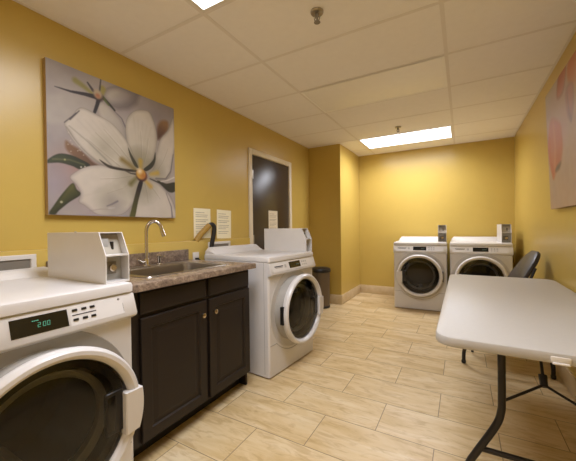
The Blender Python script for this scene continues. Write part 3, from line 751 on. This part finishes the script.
    cv.stroke([(0.40, 0.83), (0.36, 0.87)], 0.006, 0.012, (98, 110, 58), 0.9)
    cv.dot((0.327, 0.868), 0.034, (72, 56, 50), 0.02); cv.dot((0.322, 0.884), 0.031, (196, 178, 150), 0.02); cv.dot((0.322, 0.870), 0.017, (186, 128, 92), 0.018)
    # leaves and darks behind the big flower
    cv.poly(brown1, (132, 98, 66), (96, 70, 52), (0.1, 0.49), (0.3, 0.37), 0.02, 0.9)
    cv.poly(leaf1, (70, 78, 46), (40, 44, 30), (0.02, 0.35), (0.26, 0.36), 0.008, 1, (36, 38, 28), 0.02); cv.stroke([(0.03, 0.36), (0.13, 0.372), (0.22, 0.355)], 0.004, 0.004, (120, 122, 84), 0.7, 0.012)
    cv.poly(leaf2, (104, 104, 48), (46, 50, 28), (0.07, 0.15), (0.13, 0.07), 0.008, 1, (40, 42, 28), 0.02)
    cv.dot((0.075, 0.085), 0.008, (190, 188, 160)); cv.dot((0.20, 0.335), 0.006, (200, 198, 190)); cv.dot((0.225, 0.342), 0.005, (200, 198, 190)); cv.dot((0.10, 0.368), 0.006, (170, 176, 120))
    cv.poly(brown2, (148, 112, 76), (88, 62, 50), (0.89, 0.85), (0.83, 0.69), 0.03, 0.95)
    cv.poly(dleaf, (58, 56, 44), None, soft=0.01)
    # big petals
    cv.poly(p5, W1, W2, (0.75, 0.1), (0.66, 0.3), 0.008, 1, (150, 144, 146), 0.03)
    cv.stroke([(0.90, 0.22), (0.955, 0.10), (0.965, 0.0)], 0.004, 0.010, (132, 126, 134), 0.8)
    cv.poly(p3, W1, W2, (0.95, 0.6), (0.78, 0.4), 0.008, 1, (150, 146, 140), 0.03)
    cv.stroke([(0.985, 0.58), (0.955, 0.42), (0.90, 0.345), (0.80, 0.335)], 0.004, 0.008, (118, 112, 112), 0.8)
    cv.stroke([(0.99, 0.37), (0.92, 0.335), (0.85, 0.318)], 0.006, 0.006, (222, 216, 208), 0.9)
    cv.poly(p2, (212, 205, 193), (186, 179, 160), (0.70, 0.85), (0.66, 0.45), 0.008, 1, (158, 152, 142), 0.03)
    for k in range(5):
        cv.stroke([(0.60+0.04*k, 0.80-0.01*k), (0.62+0.022*k, 0.6), (0.655+0.006*k, 0.45)], 0.004, 0.002, (182, 175, 160), 0.3, 0.02)
    cv.poly(p1, W1, (196, 189, 172), (0.2, 0.65), (0.6, 0.4), 0.008, 1, (162, 156, 146), 0.025)
    cv.poly(fold, (206, 200, 190), (170, 164, 154), (0.1, 0.6), (0.36, 0.37), 0.008, 1, (122, 114, 106), 0.012)
    for k in range(6):
        cv.stroke([(0.18+0.05*k, 0.66+0.01*k), (0.33+0.04*k, 0.53+0.015*k), (0.56, 0.41)], 0.003, 0.002, (186, 180, 168), 0.3, 0.02)
    cv.stroke([(0.13, 0.60), (0.25, 0.52), (0.36, 0.43), (0.42, 0.375)], 0.002, 0.006, (134, 132, 126), 0.7, 0.012)
    cv.stroke([(0.102, 0.615), (0.15, 0.67), (0.175, 0.70)], 0.003, 0.003, (84, 78, 84), 0.9); cv.stroke([(0.135, 0.645), (0.195, 0.722)], 0.005, 0.003, (70, 64, 70), 0.8)
    cv.poly(p4, W1, (198, 192, 178), (0.25, 0.2), (0.62, 0.3), 0.008, 1, (166, 158, 156), 0.03)
    cv.blob((0.43, 0.08), 0.12, (176, 170, 178), 0.6); cv.stroke([(0.375, 0.075), (0.41, 0.09), (0.455, 0.116)], 0.003, 0.006, (104, 98, 118), 0.8, 0.012); cv.stroke([(0.39, 0.06), (0.43, 0.065)], 0.008, 0.003, (222, 216, 216), 0.8, 0.012)
    cv.stroke([(0.25, 0.035), (0.33, 0.05), (0.40, 0.05)], 0.004, 0.002, (160, 150, 156), 0.5)
    for k in range(5):
        cv.stroke([(0.22+0.05*k, 0.14+0.03*k), (0.40+0.02*k, 0.20+0.025*k), (0.60, 0.32)], 0.003, 0.002, (192, 185, 172), 0.3, 0.02)
    for Pq in (p1, p2, p3, p4, p5):
        E_ = [tuple(v) for v in catmull(Pq, 5)]; cv.stroke(E_+[E_[0]], 0.0012, 0.0012, (122, 113, 108), 0.55, 0.006)
    for q in ([(0.30, 0.60), (0.42, 0.51), (0.53, 0.42)], [(0.36, 0.64), (0.48, 0.53), (0.575, 0.43)], [(0.24, 0.54), (0.36, 0.46), (0.48, 0.385)], [(0.66, 0.70), (0.665, 0.58), (0.665, 0.48)], [(0.73, 0.66), (0.715, 0.55), (0.69, 0.46)],
              [(0.33, 0.27), (0.45, 0.29), (0.57, 0.325)], [(0.38, 0.17), (0.50, 0.22), (0.59, 0.29)], [(0.72, 0.12), (0.71, 0.20), (0.69, 0.28)], [(0.84, 0.16), (0.78, 0.23), (0.72, 0.29)], [(0.93, 0.62), (0.88, 0.50), (0.82, 0.41)]):
        cv.stroke(q, 0.0008, 0.0022, (140, 134, 120), 0.6, 0.006); cv.stroke([(a_+0.008, b_+0.006) for a_, b_ in q], 0.001, 0.002, (226, 219, 208), 0.55, 0.008)
    for q, r_, al in (((0.60, 0.42), 0.16, 0.45), ((0.66, 0.47), 0.13, 0.5), ((0.56, 0.28), 0.15, 0.4), ((0.69, 0.22), 0.14, 0.4), ((0.80, 0.42), 0.11, 0.45), ((0.36, 0.50), 0.12, 0.3), ((0.40, 0.12), 0.14, 0.35)):
        cv.blob(q, r_, (128, 124, 100), al, 0.8)
    # dark gaps, stamens, centre
    cv.poly(gap1, (66, 58, 44), (40, 34, 28), (0.33, 0.4), (0.6, 0.37), 0.006); cv.poly(gap2, (64, 62, 46), None, soft=0.006); cv.poly(gap3, (58, 58, 46), None, soft=0.006)
    cv.stroke([(0.50, 0.365), (0.57, 0.345), (0.63, 0.345)], 0.003, 0.008, (70, 62, 54), 0.9)
    cv.stroke([(0.74, 0.325), (0.82, 0.305), (0.90, 0.29)], 0.004, 0.010, (60, 56, 46), 0.9)
    cv.poly(stem, (40, 34, 36), (92, 92, 48), (0.65, 0.25), (0.57, 0.02), 0.008)
    for q, col in (([(0.498, 0.442), (0.56, 0.41), (0.60, 0.386)], (132, 112, 56)), ([(0.655, 0.46), (0.655, 0.41)], (186, 154, 58)), ([(0.815, 0.385), (0.75, 0.365)], (192, 160, 66)), ([(0.745, 0.262), (0.70, 0.30)], (196, 160, 70)), ([(0.566, 0.262), (0.615, 0.315)], (112, 106, 60))):
        cv.stroke(q, 0.018, 0.012, col, 0.9, 0.03)
    cv.dot((0.662, 0.342), 0.050, (70, 42, 40), 0.014); cv.dot((0.657, 0.353), 0.043, (206, 160, 70), 0.016); cv.blob((0.682, 0.338), 0.045, (168, 92, 50), 0.7); cv.blob((0.645, 0.375), 0.034, (238, 222, 196), 1.0)
    rs = np.random.RandomState(4)
    for k in range(16): cv.dot((0.12+0.1*rs.rand(), 0.42+0.14*rs.rand()), 0.003, (206, 198, 186))
    cv.c *= (0.985+0.03*cv.noise(26, 11))[..., None]
    return cv
o = picture_mesh('flower_painting', flower_art(), 0.910, 0.912, 0.035, M['canvas'], M['art'], gain=np.array([0.885, 0.86, 0.83]))
o.rotation_euler = (0, 0, PI/2); o.location = (-2.090, 0.868, 1.275)
tag(o, 'large canvas painting of white flowers on the wall above the sink', 'painting')

def tulip_art():
    cv = Canvas(150, 150, (206, 178, 150))
    cv.mix(cv.noise(7, 21)*0.6, (186, 164, 148)); cv.mix(cv.noise(20, 22)*0.3, (214, 196, 178))
    cv.poly([(-0.06, 1.0), (0.55, 0.95), (0.55, 0.49), (-0.07, 0.60)], (202, 190, 178), (206, 172, 158), (0.2, 1.0), (0.3, 0.55), 0.10, 0.9)
    cv.poly([(0.15, 0.753), (0.044, 0.653), (-0.012, 0.533), (0.039, 0.39), (0.14, 0.263), (0.238, 0.298), (0.358, 0.335), (0.443, 0.436), (0.446, 0.55), (0.392, 0.665)], (212, 150, 140), (206, 120, 66), (0.25, 0.74), (0.15, 0.40), 0.05, 1, (196, 128, 84), 0.05)
    cv.stroke([(0.22, 0.70), (0.24, 0.5), (0.2, 0.36)], 0.02, 0.03, (224, 170, 128), 0.6, 0.05); cv.stroke([(0.08, 0.60), (0.07, 0.45), (0.14, 0.28)], 0.02, 0.03, (206, 100, 40), 0.6, 0.04)
    cv.poly([(0.206, 0.303), (0.269, 0.343), (0.387, 0.354), (0.329, 0.308)], (112, 92, 62), None, soft=0.03, alpha=0.9)
    cv.poly([(0.36, 0.86), (0.40, 0.98), (0.52, 1.04), (0.62, 1.0), (0.58, 0.90), (0.50, 0.84)], (190, 108, 70), (206, 150, 130), (0.45, 0.98), (0.5, 0.84), 0.04, 1, (150, 110, 80), 0.03)
    cv.poly([(0.65, 0.885), (0.696, 1.0), (0.98, 1.0), (0.94, 0.83), (0.78, 0.80)], (206, 122, 66), (214, 168, 140), (0.75, 1.0), (0.8, 0.8), 0.05, 0.95)
    cv.poly([(0.578, 0.807), (0.671, 0.85), (0.76, 0.80), (0.737, 0.66), (0.68, 0.585), (0.60, 0.66)], (200, 150, 140), (178, 140, 134), (0.65, 0.83), (0.68, 0.6), 0.04, 0.9, (150, 126, 124), 0.03)
    cv.stroke([(0.62, 0.80), (0.64, 0.66), (0.68, 0.60)], 0.01, 0.02, (150, 130, 128), 0.6, 0.03)
    return cv
o = picture_mesh('tulip_painting', tulip_art(), 0.90, 0.90, 0.035, M['canvas'], M['art'], gain=np.array([0.88, 0.84, 0.79]))
o.rotation_euler = (math.radians(2.0), 0, -PI/2); o.location = (0.617, 3.17, 1.300)
tag(o, 'pale canvas painting of orange tulips on the right wall', 'painting')

# ------------------------------------------------------------------ trash can
t = thing('trash_can', 'round trash can with black lid in the corner behind the washer', 'trash can', (-1.83, 4.20, 0))
bm = BM(); lathe(bm, [(0.120, 0.02), (0.125, 0.025), (0.135, 0.52), (0.137, 0.525)], 40, cap0=True, cap1=True); link('bin_body', bm, M['cork'], t)
bm = BM(); lathe(bm, [(0.128, 0.0), (0.132, 0.004), (0.132, 0.03), (0.126, 0.034)], 40, cap0=True, cap1=True); link('base_ring', bm, M['black'], t)
bm = BM(); lathe(bm, [(0.139, 0.522), (0.146, 0.528), (0.146, 0.556), (0.138, 0.575), (0.10, 0.588), (0.02, 0.592)], 40, cap0=True, cap1=True); link('lid', bm, M['black'], t)

# ------------------------------------------------------------------ folding table
TX0, TX1, TY0, TY1, TZ = -0.102, 0.640, 1.375, 3.20, 0.737
tcx, tcy = (TX0+TX1)/2, (TY0+TY1)/2
t = thing('folding_table', 'long off-white plastic folding table with dark metal legs', 'table', (tcx, tcy, 0))
tw, td = TX1-TX0, TY1-TY0
bm = BM(); L = []
for (ins, z) in ((0.012, TZ-0.041), (0.002, TZ-0.039), (0.0, TZ-0.033), (0.0, TZ-0.012), (0.003, TZ-0.004), (0.010, TZ)):
    L.append(rrect(0, 0, tw-2*ins, td-2*ins, 0.08-ins, z, 8))
loft(bm, [rrect(0, 0, tw-0.10, td-0.10, 0.03, TZ-0.022, 8)]+L, True, True); link('tabletop', bm, M['table'], t)
LX = 0.302-tcx
def leg_pipe(s, yy):
    P = [(LX+s*0.163, yy, TZ-0.022), (LX+s*0.163, yy, 0.62), (LX+s*0.163, yy, 0.46), (LX+s*0.166, yy, 0.40), (LX+s*0.185, yy, 0.335), (LX+s*0.255, yy, 0.20), (LX+s*0.282, yy, 0.145), (LX+s*0.296, yy, 0.09), (LX+s*0.298, yy, 0.012)]
    bm = BM(); tube(bm, smooth_path(P, 5), 0.0145, 14); g = link('leg', bm, M['legmetal'], t)
    bm = BM(); lathe(bm, [(0.016, 0.0), (0.018, 0.004), (0.018, 0.022), (0.0155, 0.026)], 14, c=(LX+s*0.298, yy, 0), cap0=True, cap1=True); link('foot_cap', bm, M['black'], g)
for e in (-1, 1):
    yy = e*(td/2-0.17)
    for s_ in (-1, 1): leg_pipe(s_, yy)
    bm = BM(); tube(bm, [(LX-0.245, yy, 0.222), (LX+0.245, yy, 0.222)], 0.0115, 12); link('crossbar', bm, M['legmetal'], t)
    bm = BM(); tube(bm, [(-0.30, yy, TZ-0.033), (0.30, yy, TZ-0.033)], 0.0125, 12); link('pivot_bar', bm, M['legmetal'], t)
    ya, yt_ = yy-e*0.135, yy-e*0.30
    for s_ in (-1, 1):
        bm = BM(); tube(bm, [(LX+s_*0.158, yy, 0.448), (LX+s_*0.008, ya, 0.487)], 0.0055, 8); link('brace_rod', bm, M['legmetal'], t)
    bm = BM(); tube(bm, [(LX, ya, 0.482), (LX, ya-e*0.03, 0.522)], [0.014, 0.016], 10); tube(bm, [(LX, ya-e*0.03, 0.522), (LX, ya-e*0.075, 0.592)], 0.006, 8)
    prism(bm, [(ya-e*0.07, 0.585), (ya-e*0.078, 0.58), (yt_-e*0.02, TZ-0.026), (yt_+e*0.03, TZ-0.026)], 'X', LX-0.014, LX+0.014); link('lock_arm', bm, M['black'], t)
    bm = BM(); ey = e*(td/2)
    y0, y1 = sorted((ey-e*0.004, ey+e*0.004)); box(bm, -0.004, 0.050, y0, y1, TZ-0.034, TZ-0.014, bev=0.002); y0, y1 = sorted((ey, ey+e*0.012)); box(bm, 0.000, 0.046, y0, y1, TZ-0.039, TZ-0.033, bev=0.001)
    link('edge_latch', bm, M['plate'], t)

# ------------------------------------------------------------------ chair behind the table
ch = thing('padded_chair', 'black padded chair between the folding table and the right wall', 'chair', (0.25, 3.50, 0), math.radians(-83))
# local: faces -y
def pad(bm, cx, w, h, th, mat4, r=0.09, taper=0.0):
    L = []
    for ins, dz in ((0.02, 0), (0.004, th*0.2), (0.0, th*0.5), (0.006, th*0.8), (0.03, th)):
        L.append([mat4 @ Vector((p.x*(0.86-taper*p.y), p.y, dz)) for p in rrect(0, 0, w-2*ins, h-2*ins, r-ins*0.5, 0, 6)])
    loft(bm, L, True, True)
bm = BM(); pad(bm, 0, 0.50, 0.40, 0.05, Matrix.Translation((0, 0, 0.43))); link('seat', bm, M['chair'], ch)
bm = BM(); rec = math.radians(31)
Mb = Matrix.Translation((0, 0.255, 0.755)) @ Matrix.Rotation(PI/2-rec, 4, 'X')
pad(bm, 0, 0.42, 0.40, 0.045, Mb, 0.13, 0.9)
link('backrest', bm, M['chair'], ch)
for s_ in (-1, 1):
    bm = BM(); tube(bm, smooth_path([(s_*0.185, -0.20, 0.012), (s_*0.185, -0.17, 0.43), (s_*0.185, -0.12, 0.445), (s_*0.185, 0.10, 0.435)], 6), 0.011, 10); link('leg', bm, M['legmetal'], ch)
    bm = BM(); tube(bm, smooth_path([(s_*0.185, 0.24, 0.012), (s_*0.185, 0.16, 0.42), (s_*0.18, 0.205, 0.60), (s_*0.16, 0.285, 0.80)], 6), 0.011, 10); link('leg', bm, M['legmetal'], ch)
bm = BM(); tube(bm, [(-0.185, 0.10, 0.432), (0.185, 0.10, 0.432)], 0.009, 10); link('crossbar', bm, M['legmetal'], ch)

# ------------------------------------------------------------------ camera, world, view
f_px, yaw, pitch, roll, h = 307.338, 0.5156, -0.0090, -0.0129, 1.1806
right = Vector((math.cos(yaw), math.sin(yaw), 0)); fwd = Vector((-math.sin(yaw), math.cos(yaw), 0)); up = Vector((0, 0, 1))
f2 = fwd*math.cos(pitch)+up*math.sin(pitch); u2 = up*math.cos(pitch)-fwd*math.sin(pitch)
r3 = right*math.cos(roll)+u2*math.sin(roll); u3 = u2*math.cos(roll)-right*math.sin(roll)
cd = bpy.data.cameras.new('camera'); cam = bpy.data.objects.new('camera', cd); COL.objects.link(cam)
cd.sensor_fit = 'HORIZONTAL'; cd.sensor_width = 36.0; cd.lens = f_px/576*36.0; cd.clip_start = 0.02; cd.clip_end = 60
m = Matrix((r3, u3, -f2)).transposed().to_4x4(); m.translation = (0, 0, h); cam.matrix_world = m
scn.camera = cam
w = bpy.data.worlds.new('world'); scn.world = w; w.use_nodes = True
w.node_tree.nodes['Background'].inputs[0].default_value = (0.5, 0.45, 0.4, 1); w.node_tree.nodes['Background'].inputs[1].default_value = 0.2
scn.view_settings.view_transform = 'Standard'; scn.view_settings.look = 'None'; scn.view_settings.exposure = 0.0; scn.view_settings.gamma = 1.0
scn.view_settings.use_curve_mapping = False
